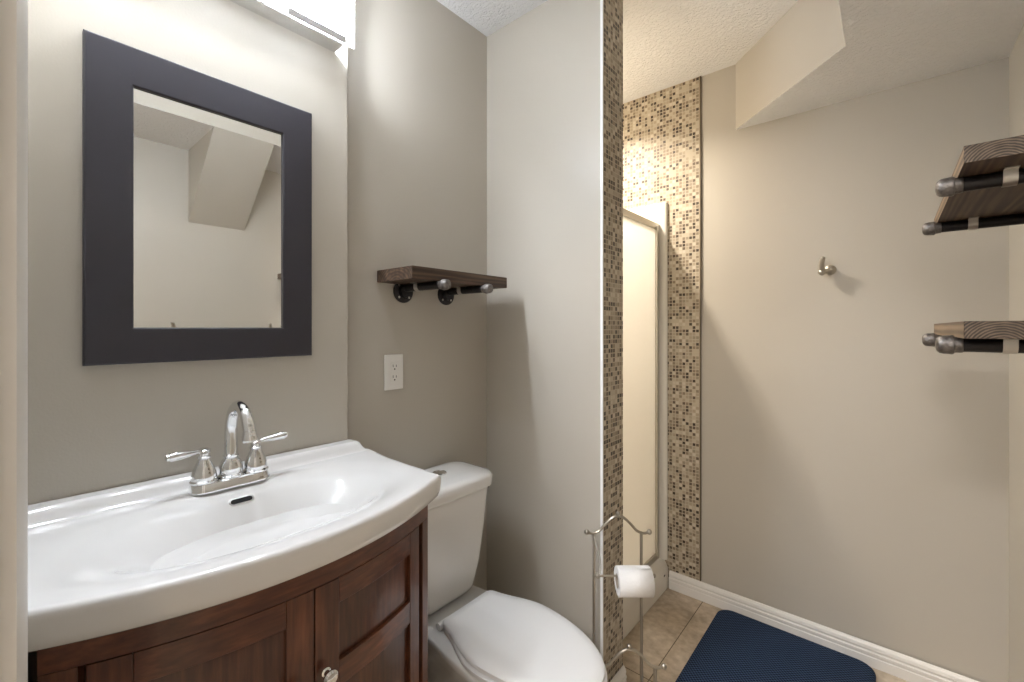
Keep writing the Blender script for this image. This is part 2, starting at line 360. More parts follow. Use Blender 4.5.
# partition between toilet and shower: painted, its end wrapped in mosaic
struct(mesh_obj('wall_partition', nbox(XS-T, XE-.008, YG, YG2, 0, H), M_PAINT, smooth=False))
struct(mesh_obj('trim_1', nbox(XE-.008, XE, YG+.002, YG2, .001, H-.001), M_MOS_END, smooth=False), 'brown mosaic tile wrapping the end of the partition')
struct(mesh_obj('trim_2', nbox(XE-.008, XE+.0015, YG-.003, YG+.002, .001, H-.001), M_EDGE, bevel=.001), 'white corner edge strip beside the mosaic on the partition')
struct(mesh_obj('wall_shower_back', nbox(XS-T, XS, YG2, YH, 0, H), M_PAINT, smooth=False))
struct(mesh_obj('wall_far', nbox(XS-T, XR+T, YH, YH+T, 0, H), M_PAINT, smooth=False))
struct(mesh_obj('trim_3', nbox(XS, -.677, YH-.008, YH, .001, H-.001), M_MOS_FAR, smooth=False), 'mosaic tile panel on the far wall around the shower')
struct(mesh_obj('trim_4', nbox(-.677, -.672, YH-.010, YH, .085, H-.001), M_BRONZE, smooth=False), 'dark edge strip on the right side of the far mosaic')
struct(mesh_obj('wall_right', nbox(XR, XR+T, -.12, YH, 0, H), M_PAINT, smooth=False))
# door wall and hall
bm = nbox(X2-T, -.52, -.12, 0, 0, H); box(bm, .27, XR, -.12, 0, 0, H); box(bm, -.52, .27, -.12, 0, 2.05, H)
struct(mesh_obj('wall_door', bm, M_PAINT, smooth=False))
bm = nbox(-1.5, -1.4, -1.9, -.12, 0, H); box(bm, 1.2, 1.3, -1.9, -.12, 0, H); box(bm, -1.4, 1.2, -1.9, -1.8, 0, H)
box(bm, XR+T, 1.2, -.12, 0, 0, H)
struct(mesh_obj('wall_hall', bm, M_PAINT, smooth=False))
# dropped soffit: vertical faces painted, underside textured
bm = bmesh.new()
pts = [(-.105, 0.0), (XR, 0.0), (XR, YH), (-.523, YH), (-.523, YH-.004), (-.105, 1.733)]
A = [bm.verts.new((x, y, ZS)) for x, y in pts]; B = [bm.verts.new((x, y, H)) for x, y in pts]
bm.faces.new(A).material_index = 1; bm.faces.new(B)
for i in range(len(pts)): bm.faces.new((A[i], A[(i+1) % 6], B[(i+1) % 6], B[i]))
struct(mesh_obj('wall_soffit', bm, None, smooth=False, mats=[M_PAINT, M_CEIL]), 'dropped soffit with a slanted end above the far wall')
bm = prism(bmesh.new(), [(-.105, ZS), (XR, 1.797), (XR, ZS)], .619, .869, 'y')
struct(mesh_obj('wall_bulkhead', bm, M_PAINT, smooth=False), 'sloping boxed-in bulkhead under the soffit, seen in the mirror')
# door casing and jamb on the left of the view
bm = prism(bmesh.new(), [(-.575, 0), (-.505, 0), (-.505, .0095), (-.512, .0125), (-.520, .0150), (-.548, .0165), (-.575, .0120)], 0.001, 2.06, 'z')
struct(mesh_obj('trim_5', bm, M_TRIM, angle=20), 'white door casing at the left edge of the view')
bm = nbox(-.52, -.5, -.13, .0, .001, 2.04); box(bm, -.5, -.49, -.075, -.035, .001, 2.03); box(bm, .25, .27, -.13, 0, .001, 2.04); box(bm, -.5, .25, -.13, 0, 2.03, 2.05)
struct(mesh_obj('trim_6', bm, M_TRIM, bevel=.002))
bm = nbox(.255, .292, 0, .012, .001, 2.06)
struct(mesh_obj('trim_7', bm, M_TRIM, bevel=.002))

# baseboards: moulded profile
BB = [(0, .001), (.013, .001), (.013, .036), (.0115, .0385), (.0115, .042), (.013, .0445), (.013, .053), (.0095, .057), (.0095, .061), (.0115, .0645), (.009, .075), (.0045, .083), (0, .085)]
def base_x(name, x0, x1, y, sgn):   # along x; profile offset in y
    bm = prism(bmesh.new(), [(y+sgn*d, z) for d, z in BB], x0, x1, 'x'); return struct(mesh_obj(name, bm, M_TRIM, angle=12))
def base_y(name, y0, y1, x, sgn):
    bm = prism(bmesh.new(), [(x+sgn*d, z) for d, z in BB], y0, y1, 'y'); return struct(mesh_obj(name, bm, M_TRIM, angle=12))
base_x('baseboard_far', -.818, XR, YH-.0085, -1)
base_y('baseboard_right', .014, YH-.022, XR, -1)
base_x('baseboard_partition', X2, XE-.001, YG-.003, -1)
base_y('baseboard_partition_end', YG-.003, YG2, XE+.0015, 1)
base_y('baseboard_outlet', .665, YG-.017, X2, 1)

# ---------------------------------------------------------------- framed mirror
t = thing('framed_mirror', 'rectangular wall mirror in a wide flat charcoal frame above the sink', 'mirror', (X1, .33, 1.197))
oy0, oy1, oz0, oz1 = .107, .5475, 1.197, 1.844; iy0, iy1, iz0, iz1 = .181, .4725, 1.271, 1.764
bm = bmesh.new()
def ringf(y0, y1, z0, z1, x): return [bm.verts.new((x, y, z)) for y, z in ((y0, z0), (y1, z0), (y1, z1), (y0, z1))]
ri = [ringf(oy0, oy1, oz0, oz1, X1+.0005), ringf(oy0, oy1, oz0, oz1, X1+.015), ringf(oy0+.003, oy1-.003, oz0+.003, oz1-.003, X1+.018),
      ringf(iy0-.003, iy1+.003, iz0-.003, iz1+.003, X1+.0185), ringf(iy0, iy1, iz0, iz1, X1+.0165), ringf(iy0, iy1, iz0, iz1, X1+.0005)]
for a, b in zip(ri, ri[1:]+ri[:1]):
    for k in range(4): bm.faces.new((a[k], a[(k+1) % 4], b[(k+1) % 4], b[k]))
mesh_obj('frame', bm, M_FRAME, t, smooth=False)
bm = bmesh.new()
gx = X1+.0115; bw = .011
r0 = [bm.verts.new((gx-.0022, y, z)) for y, z in ((iy0, iz0), (iy1, iz0), (iy1, iz1), (iy0, iz1))]
r1 = [bm.verts.new((gx, y, z)) for y, z in ((iy0+bw, iz0+bw), (iy1-bw, iz0+bw), (iy1-bw, iz1-bw), (iy0+bw, iz1-bw))]
rb = [bm.verts.new((X1+.002, v.co.y, v.co.z)) for v in r0]
bm.faces.new(r1); bm.faces.new(rb[::-1])
for k in range(4):
    bm.faces.new((r0[k], r0[(k+1) % 4], r1[(k+1) % 4], r1[k])); bm.faces.new((rb[k], rb[(k+1) % 4], r0[(k+1) % 4], r0[k]))
# the edge is almost flat: flatten the bevel so it reads as a thin ground line
for v in r0: v.co.x = gx-.0001
mesh_obj('mirror_glass', bm, M_MIRROR, t, smooth=False)

# ---------------------------------------------------------------- vanity light
t = thing('vanity_light', 'chrome three-bulb bath light bar with seeded glass shades above the mirror', 'light fixture', (X1, .335, 2.07))
mesh_obj('tray', nbox(X1+.001, -1.1385, .014, .619, 2.046, 2.050), M_CHROME, t, bevel=.0008)  # tray widened to keep direct bulb light off the wall below
mesh_obj('back_plate', nbox(X1+.0005, X1+.018, .06, .57, 2.085, 2.150), M_CHROME, t, bevel=.003)
for by in BULB_Y:
    sx0, sx1 = -1.168, -1.083; sy0, sy1 = by-.0915, by+.0915; z0, z1 = 2.014, 2.190; zs = 2.0505
    mesh_obj('arm', nbox(X1+.018, BULB_X-.004, by-.008, by+.008, 2.136, 2.150), M_CHROME, t, bevel=.002)
    bm = bmesh.new(); th = .004
    box(bm, sx0, sx1-th, sy0, sy0+th, zs, z1); box(bm, sx0, sx1-th, sy1-th, sy1, zs, z1); box(bm, sx1-th, sx1, sy0, sy1, z0, z1)
    sh = mesh_obj('glass_shade', bm, M_SEED, t, bevel=.001)
    mesh_obj('metal_rail', nbox(sx1, sx1+.003, sy0+.010, sy1-.026, z0, z0+.017), M_CHROME, sh, bevel=.0008)
    bm = lathe(bmesh.new(), [(.0, .062), (.012, .062), (.016, .05), (.016, .035), (.013, .03), (0, .03)], Matrix.Translation((BULB_X, by, BULB_Z)))
    so = mesh_obj('socket', bm, M_CHROME, t)
    bm = lathe(bmesh.new(), [(.0, -.034), (.012, -.0325), (.024, -.024), (.030, -.008), (.029, .006), (.020, .022), (.013, .03), (0, .031)], Matrix.Translation((BULB_X, by, BULB_Z)))
    bu = mesh_obj('bulb', bm, M_BULB, t)

# ---------------------------------------------------------------- sink top with basin
YC = .35; HW = .345
def bow(y): return -.738-.097*((y-YC)/HW)**2
ZT = .915
t_sink = thing('sink_top', 'white glossy ceramic bow-front sink top with integral oval basin', 'sink', (-1.0, YC, .865))
NY, NX = 96, 72
bm = bmesh.new(); top = []
def sink_z(x, y, s):
    """height of the top: s is 0 at wall, 1 at the front edge"""
    z = ZT+.007*(1-sstep(.12, .45, s))
    dx = (x+.953-.012*(1-((y-YC)/.3)**2)); a = .146 if dx > 0 else .142
    r = (abs(dx/a)**2.2+abs((y-YC)/.285)**2.4)**(1/2.25)
    b = 1-sstep(.10, 1.10, r)
    z -= .118*b
    z -= .004*math.exp(-((r-1.03)/.12)**2)
    z += .026*(1-sstep(.036, .056, x-X1))*(1-sstep(.668, .692, y))            # raised back ledge
    return z
for j in range(NY+1):
    y = YC-HW+2*HW*j/NY; row = []
    for i in range(NX+1):
        s = i/NX; x = X1+.002+(bow(y)-(X1+.002))*s
        row.append(bm.verts.new((x, y, sink_z(x, y, s))))
    top.append(row)
for j in range(NY):
    for i in range(NX): bm.faces.new((top[j][i], top[j+1][i], top[j+1][i+1], top[j][i+1]))
# rounded apron down the sides and front
loop = [top[0][i] for i in range(NX+1)]+[top[j][NX] for j in range(1, NY+1)]+[top[NY][i] for i in range(NX-1, -1, -1)]
side = [0]*(NX+1)+[1]*(NY)+[2]*NX
prev = loop
prof = [(.0035, -.002), (.0062, -.0065), (.0068, -.014), (.0045, -.040), (.001, -.052), (-.004, -.056)]
for off, dz in prof:
    ring = []
    for v in loop:
        x, y, z = v.co; yn = (y-YC)/HW
        ny = off*max(-1, min(1, yn*6)) if abs(yn) > .999 else off*yn*.25
        s = (x-X1)/(bow(y)-X1); fx = off if s > .999 else 0
        zb = z+dz if z > ZT+.012 else ZT+dz
        if dz < -.03: zb = ZT+dz
        ring.append(bm.verts.new((x+fx, y+ny, zb)))
    for k in range(len(loop)-1): bm.faces.new((prev[k], prev[k+1], ring[k+1], ring[k]))
    prev = ring
c = bm.verts.new((-1.0, YC, ZT-.056-.0))
for k in range(len(prev)-1): bm.faces.new((prev[k], prev[k+1], c))
bm.faces.new((prev[-1], prev[0], c))
bmesh.ops.recalc_face_normals(bm, faces=bm.faces)
so = mesh_obj('sink_basin', bm, M_CERAMIC, t_sink, angle=60)
def sink_pt(x, y): return sink_z(x, y, (x-X1)/(bow(y)-X1))
# overflow slot on the back slope of the basin
ox, oy = -1.060, .342; za = sink_pt(ox-.006, oy); zb = sink_pt(ox+.006, oy); nrm = Vector((za-zb, 0, .012)).normalized()
Mo = Matrix.Translation((ox, oy, sink_pt(ox, oy)))
tv = Vector((nrm.z, 0, -nrm.x)); MM = Matrix(((tv.x, 0, nrm.x, ox), (tv.y, 1, nrm.y, oy), (tv.z, 0, nrm.z, sink_pt(ox, oy)), (0, 0, 0, 1)))
def slot_ring(w, h, z): 
    pts = []
    for cx, a in ((w-h, -pi/2), (-(w-h), pi/2)):
        for k in range(9): pts.append(MM @ Vector((h*sin(a+pi*k/8), cx+h*cos(a+pi*k/8), z)))
    return pts
bm = loft(bmesh.new(), [slot_ring(.024, .0078, .0004), slot_ring(.0245, .0083, .0018), slot_ring(.0210, .0056, .0020), slot_ring(.0205, .0052, .0006)], False, False)
ov = mesh_obj('overflow_rim', bm, M_CHROME, t_sink)
bm = loft(bmesh.new(), [slot_ring(.0215, .0060, .0003), slot_ring(.0215, .0060, .0010)])
mesh_obj('overflow_hole', bm, M_DARK, t_sink)
dz = sink_pt(-.95, YC)
bm = lathe(bmesh.new(), [(.024, .0005), (.024, .003), (.021, .0045), (.017, .003), (.015, .006), (.0, .008)], Matrix.Translation((-.95, YC, dz)))
mesh_obj('drain', bm, M_CHROME, t_sink)

# ---------------------------------------------------------------- faucet
FX, FY = -1.117, .339
FZ = sink_pt(FX, FY)
t = thing('faucet', 'polished chrome two-handle centerset faucet with high arc spout', 'faucet', (FX, FY, FZ))
def stadium(hl, r, z):
    pts = []
    for cy, a in ((hl-r, 0), (-(hl-r), pi)):
        for k in range(13):
            q = a+pi*k/12; pts.append((FX+r*cos(q), FY+cy+r*sin(q), FZ+z))
    return pts
bm = loft(bmesh.new(), [stadium(.080, .029, 0.0005), stadium(.080, .029, .004), stadium(.077, .0265, .011), stadium(.0745, .0245, .018), stadium(.071, .021, .0205)])
mesh_obj('base_plate', bm, M_CHROME, t)
bell = [(.0265, .0), (.0265, .003), (.0235, .006), (.0238, .010), (.0222, .020), (.0185, .032), (.0140, .042), (.0115, .047), (.0105, .049), (.0128, .051), (.0128, .054), (.0095, .057), (.0095, .061), (.0120, .064), (.0120, .068), (.0070, .072), (0, .073)]
for sg in (-1, 1):
    hy = FY+sg*.0508; hz = FZ+.0195
    b_ = lathe(bmesh.new(), bell, Matrix.Translation((FX, hy, hz)))
    hd = mesh_obj('handle', b_, M_CHROME, t)
    d = Vector((.16, sg*1.0, .10 if sg > 0 else .02)).normalized() if sg > 0 else Vector((.05, -1, -.02)).normalized()
    p0 = Vector((FX, hy, hz+.066)); L_ = [0, .009, .018, .027, .037, .048, .057, .060, .061, .066, .0675]
    R_ = [.0050, .0046, .0052, .0066, .0080, .0090, .0094, .0090, .0070, .0066, .003]
    mesh_obj('lever', tube(bmesh.new(), [p0+d*l for l in L_], R_, 14), M_CHROME, hd)
sbell = [(.0255, 0), (.0255, .003), (.022, .006), (.0235, .010), (.0225, .026), (.018, .036), (.014, .041), (.0155, .044), (.0155, .047), (.0125, .050)]
bm = lathe(bmesh.new(), sbell, Matrix.Translation((FX, FY, FZ+.0195)))
sp = mesh_obj('spout', bm, M_CHROME, t)
ctrl = [(FX, FY, FZ+.066), (FX, FY, FZ+.105), (FX+.004, FY, FZ+.138), (FX+.019, FY, FZ+.166), (FX+.050, FY, FZ+.181), (FX+.087, FY, FZ+.170), (FX+.107, FY, FZ+.145), (FX+.113, FY, FZ+.130)]
pp = smooth_path(ctrl, 6); n = len(pp)
rr = [.0130-.0012*min(1, i/20) for i in range(n)]
bm = tube(bmesh.new(), pp, rr, 18)
mesh_obj('spout_neck', bm, M_CHROME, sp)
dd = (pp[-1]-pp[-2]).normalized()
bm = lathe(bmesh.new(), [(.0105, -.006), (.0125, -.004), (.0125, 0), (.0145, .004), (.0150, .014), (.0135, .017), (.0110, .0175), (.0105, .015), (0, .015)], axis_m(pp[-1], dd))
mesh_obj('aerator', bm, M_CHROME, sp)

# ---------------------------------------------------------------- vanity cabinet
t = thing('vanity_cabinet', 'cherry-stained bow-front vanity cabinet with two recessed-panel doors under the sink', 'cabinet', (-1.0, YC, 0))
def fx(y, off=0): return bow(y)-.013+off
def bowed(bm, y0, y1, z0, z1, fo, bo, n=10, mi=0):
    """a block whose front follows the bow: fo front offset, bo back offset"""
    R_ = []
    for k in range(n+1):
        y = y0+(y1-y0)*k/n
        R_.append([bm.verts.new(p) for p in ((fx(y, bo), y, z0), (fx(y, fo), y, z0), (fx(y, fo), y, z1), (fx(y, bo), y, z1))])
    for a, b in zip(R_, R_[1:]):
        for k in range(4): bm.faces.new((a[k], a[(k+1) % 4], b[(k+1) % 4], b[k])).material_index = mi
    bm.faces.new(R_[0][::-1]).material_index = mi; bm.faces.new(R_[-1]).material_index = mi
    return bm
y0, y1 = YC-.317, YC+.314
bm = bmesh.new()
box(bm, X1+.002, fx(y0)-.02, y0, y0+.016, .001, .858); box(bm, X1+.002, fx(y1)-.02, y1-.016, y1, .001, .858)
box(bm, X1+.002, X1+.010, y0+.016, y1-.016, .001, .858); box(bm, X1+.01, -.87, y0+.016, y1-.016, .10, .116)
mesh_obj('cabinet_body', bm, M_CH_Z, t, bevel=.0015)
ff = bmesh.new()
bowed(ff, y0, y1, .822, .858, 0, -.03, 24); bowed(ff, y0, y1, .07, .12, 0, -.03, 24)
mesh_obj('face_rail', ff, M_CH_Y, t, bevel=.001)
ff = bmesh.new()
for a, b in ((y0, .069), (.638, y1)): bowed(ff, a, b, .1205, .8215, 0, -.03, 3); bowed(ff, a, b, .001, .0695, 0, -.03, 3)
mesh_obj('face_stile', ff, M_CH_Z, t, bevel=.0015)
ff = bmesh.new(); bowed(ff, .0695, .090, .1205, .8215, -.022, -.030, 2); bowed(ff, .605, .6375, .1205, .8215, -.022, -.030, 2)
mesh_obj('seam_strip', ff, M_CH_Z, t)
def door(sg):
    # measured from the centre seam outwards
    E = lambda d: YC+.005+sg*d
    def B(bm, d0, d1, z0, z1, fo, bo, n=8):
        a, b = sorted((E(d0), E(d1))); return bowed(bm, a, b, z0, z1, fo, bo, n)
    zt, zb = .8205, .122; g = .0012
    eo = .268 if sg > 0 else .278
    dr = mesh_obj('door', B(bmesh.new(), .03, eo-.02, zb+.01, zt-.01, -.0145, -.0175), M_CH_D, t)
    mesh_obj('door_stile', B(B(bmesh.new(), g, .046, zb, zt, .0, -.018), .233, eo, zb, zt, 0, -.018), M_CH_Z, dr, bevel=.0012)
    rails = bmesh.new()
    for za, zc in ((.775, zt), (.624, .671), (zb, .17)): B(rails, .0463, .2327, za, zc, -.0005, -.018, 12)
    mesh_obj('door_rail', rails, M_CH_Y, dr, bevel=.0012)
    pan = bmesh.new(); B(pan, .044, .235, .168, .626, -.009, -.014, 12); B(pan, .044, .235, .669, .777, -.009, -.014, 12)
    mesh_obj('door_panel', pan, M_CH_D, dr)
    ky = E(.020 if sg > 0 else .034)
    kx = fx(ky)
    kb = lathe(bmesh.new(), [(.008, .0), (.008, .002), (.005, .004), (.0045, .011), (.009, .014), (.0125, .018), (.0128, .021), (.0095, .025), (0, .027)], axis_m((kx, ky, .667), (1, -.05, 0)))
    mesh_obj('knob', kb, M_CHROME, dr)
door(1); door(-1)

# ---------------------------------------------------------------- toilet
TY = .935
t = thing('toilet', 'white two-piece dual-flush toilet with closed lid between vanity and partition', 'toilet', (-.9, TY, 0))
def tank_ring(z, hw, xf, xb=-1.215, bulge=.02, n=22):
    """rear flat, front bulged"""
    pts = []
    ctrl_r = .045
    base = rrect(xb, xf, TY-hw, TY+hw, ctrl_r, z, 6)
    out = []
    for x, y, zz in base:
        k = (x-xb)/(xf-xb); out.append((x+bulge*k*(1-((y-TY)/hw)**2), y, zz))
    return out
rings = [tank_ring(.395, .115, -1.075), tank_ring(.415, .128, -1.062), tank_ring(.50, .146, -1.050), tank_ring(.62, .160, -1.040), tank_ring(.738, .170, -1.034)]
mesh_obj('tank', loft(bmesh.new(), rings), M_PORC, t, bevel=.004, bseg=3)
rings = [tank_ring(.740, .172, -1.031), tank_ring(.743, .178, -1.024, -1.222), tank_ring(.772, .180, -1.022, -1.222), tank_ring(.782, .174, -1.028, -1.218), tank_ring(.787, .155, -1.045, -1.205), tank_ring(.789, .12, -1.08, -1.18)]
mesh_obj('tank_lid', loft(bmesh.new(), rings), M_PORC, t, angle=50)
bm = lathe(bmesh.new(), [(.024, 0), (.024, .004), (.021, .006), (.0205, .0045), (0, .0045)], Matrix.Translation((-1.130, .950, .7885)))
mesh_obj('flush_button', bm, M_CHROME, t)
bm = lathe(bmesh.new(), [(.003, 0), (.003, .0012), (0, .0015)], axis_m((-1.055, TY+.1687, .722), (.25, 1, 0)), 10)
mesh_obj('tank_screw', bm, M_DARK, t)
def outline(xr, xf, hwr, hwm, xm, z, n=30, rc=.03):
    """half-width function swept from rear to front and back"""
    xs = []
    for k in range(n+1):
        a = pi*k/n; xs.append(xr+(xf-xr)*(1-cos(a))/2)
    def hw(x):
        if x > xm: return hwm*sqrt(max(0, 1-((x-xm)/(xf-xm))**2))
        w = hwr+(hwm-hwr)*sstep(xr+.25*(xm-xr)*0, xm, x)
        if x-xr < rc: w -= rc-sqrt(max(0, rc*rc-(rc-(x-xr))**2))
        return w
    up = [(x, TY+hw(x), z) for x in xs]; dn = [(x, TY-hw(x), z) for x in xs[::-1]]
    # avoid duplicate points at tip
    return up[:-1]+[(xf, TY, z)]+dn[1:-1]+[(xr, TY-max(hw(xr), .0), z)]
rings = [outline(-1.14, -.66, .10, .105, -.9, .001), outline(-1.14, -.66, .10, .105, -.9, .03), outline(-1.13, -.68, .085, .092, -.9, .06), outline(-1.13, -.68, .08, .092, -.88, .16),
         outline(-1.16, -.62, .09, .110, -.84, .25), outline(-1.20, -.55, .10, .144, -.80, .33), outline(-1.212, -.532, .112, .158, -.79, .370), outline(-1.212, -.527, .114, .161, -.79, .385), outline(-1.208, -.532, .110, .156, -.79, .3925)]
mesh_obj('bowl', loft(bmesh.new(), rings), M_PORC, t, angle=60)
SXR = -.985
rings = [outline(SXR, -.522, .100, .155, -.80, .394, rc=.02), outline(SXR, -.518, .103, .159, -.80, .397, rc=.02), outline(SXR, -.518, .103, .159, -.80, .406, rc=.02), outline(SXR, -.523, .10, .155, -.80, .409, rc=.02)]
mesh_obj('seat', loft(bmesh.new(), rings), M_SEAT, t, angle=50)
rings = [outline(SXR+.002, -.529, .102, .148, -.80, .410, rc=.02), outline(SXR, -.524, .106, .152, -.80, .413, rc=.02), outline(SXR, -.524, .106, .152, -.80, .422, rc=.02), outline(SXR+.004, -.531, .102, .146, -.80, .427, rc=.02),
         outline(SXR+.03, -.55, .08, .122, -.80, .4295, rc=.02), outline(SXR+.08, -.63, .05, .075, -.80, .4305, rc=.02)]
mesh_obj('seat_lid', loft(bmesh.new(), rings), M_SEAT, t, angle=50)
for sg in (-1, 1):
    bm = tube(bmesh.new(), [(-.993, TY+sg*.105, .404), (-.993, TY+sg*.065, .404)], .0105, 14)
    mesh_obj('hinge', bm, M_SEAT, t)

# ---------------------------------------------------------------- paper stand and roll
O = Vector((-.6508*1.41+.7593*.339, .7593*1.41+.6508*.339, 0))
t = thing('toilet_paper_stand', 'brushed nickel wire toilet paper stand with scrolled tops beside the toilet', 'toilet paper stand', O, YAW)
MW = chain(t)
def LW(x, y, z): return MW @ Vector((x, y, z))
def scroll(yl, zb, zt):
    c = [(-.098, zb), (-.082, zb-.004), (-.060, zb+.004), (-.040, zb+.026), (-.018, zb+.056), (0, zt-.004), (.018, zb+.056), (.040, zb+.026), (.060, zb+.004), (.082, zb-.004), (.098, zb)]
    c[4] = (-.018, zb+(zt-zb)*.84); c[6] = (.018, zb+(zt-zb)*.84)
    return smooth_path([LW(x, yl, z) for x, z in c], 5)
def hoop(name, y, zb, zt):
    o = mesh_obj(name, tube(bmesh.new(), scroll(y, zb, zt), .0042, 10), M_NICKEL, t)
    bm = bmesh.new()
    for x, z in ((-.100, zb), (.100, zb)): ball(bm, LW(x, y, z), .0085)
    ball(bm, LW(0, y, zt+.005), .0070)
    mesh_obj('finial', bm, M_NICKEL, o); return o
hoop('top_scroll', 0, .618, .672)
hoop('basket_scroll', -.135, .292, .345)
for x in (-.0765, .0745):
    mesh_obj('post', tube(bmesh.new(), [LW(x, 0, .008), LW(x, 0, .616)], .0048, 10), M_NICKEL, t)
    mesh_obj('front_post', tube(bmesh.new(), [LW(x, -.135, .008), LW(x, -.135, .290)], .0048, 10), M_NICKEL, t)
    bm = tube(bmesh.new(), [LW(x, 0.004, .02), LW(x, -.139, .02)], .0034, 10)
    mesh_obj('side_rail', bm, M_NICKEL, t)
bm = bmesh.new()
for x in (-.0765, .0745):
    for y in (0, -.135): ball(bm, LW(x, y, .0085), .0085)
mesh_obj('foot', bm, M_NICKEL, t)
bm = tube(bmesh.new(), [LW(-.0765, 0, .02), LW(.0745, 0, .02)], .0032, 10); tube(bm, [LW(-.0765, -.135, .02), LW(.0745, -.135, .02)], .0032, 10)
mesh_obj('cross_rail', bm, M_NICKEL, t)
# roll arm: leaves the left post, sweeps down and forward, then runs through the roll
AZ = .531; AY = -.095
arm = smooth_path([LW(-.0765, -.003, .604), LW(-.074, -.02, .585), LW(-.070, -.055, .565), LW(-.074, -.085, .545), LW(-.080, AY, AZ)], 6)
bm = tube(bmesh.new(), arm, .0032, 10); tube(bm, [LW(-.082, AY, AZ), LW(.082, AY, AZ)], .0034, 10)
ra_ = mesh_obj('roll_arm', bm, M_NICKEL, t)
bm = ball(bmesh.new(), LW(-.084, AY, AZ), .0085); ball(bm, LW(.084, AY, AZ), .0065); mesh_obj('finial', bm, M_NICKEL, ra_)
rz = AZ-.0155
t2 = thing('toilet_paper_roll', 'white toilet paper roll hanging on the nickel stand arm', 'toilet paper', LW(.024, AY, rz), YAW)
Mr = axis_m(LW(-.026, AY, rz), LW(1, 0, 0)-LW(0, 0, 0))
bm = lathe(bmesh.new(), [(.0200, .0), (.0395, .0), (.0415, .002), (.0415, .098), (.0395, .1), (.0200, .1)], Mr, 40)
for f in [f for f in bm.faces if len(f.verts) > 4]: bm.faces.remove(f)
pr = lathe(bmesh.new(), [(.0200, .0), (.0200, .1)], Mr, 40)
mesh_obj('paper', bm, M_PAPER, t2, angle=40)
for f in [f for f in pr.faces if len(f.verts) > 4]: pr.faces.remove(f)
mesh_obj('core', pr, M_CARD, t2)
# loose leading sheet hugging the front of the roll
rings = []
for xx in (-.026, .074):
    rr_ = []
    for k in range(15):
        a = radians(100+k*11); rr_.append(LW(xx, AY+.0423*cos(a), rz+.0423*sin(a)))
    rings.append(rr_)
bm = bmesh.new(); A = [bm.verts.new(p) for p in rings[0]]; B = [bm.verts.new(p) for p in rings[1]]
for k in range(14): bm.faces.new((A[k], A[k+1], B[k+1], B[k]))
o = mesh_obj('loose_sheet', bm, M_PAPER, t2); sm = o.modifiers.new('solid', 'SOLIDIFY'); sm.thickness = .0006

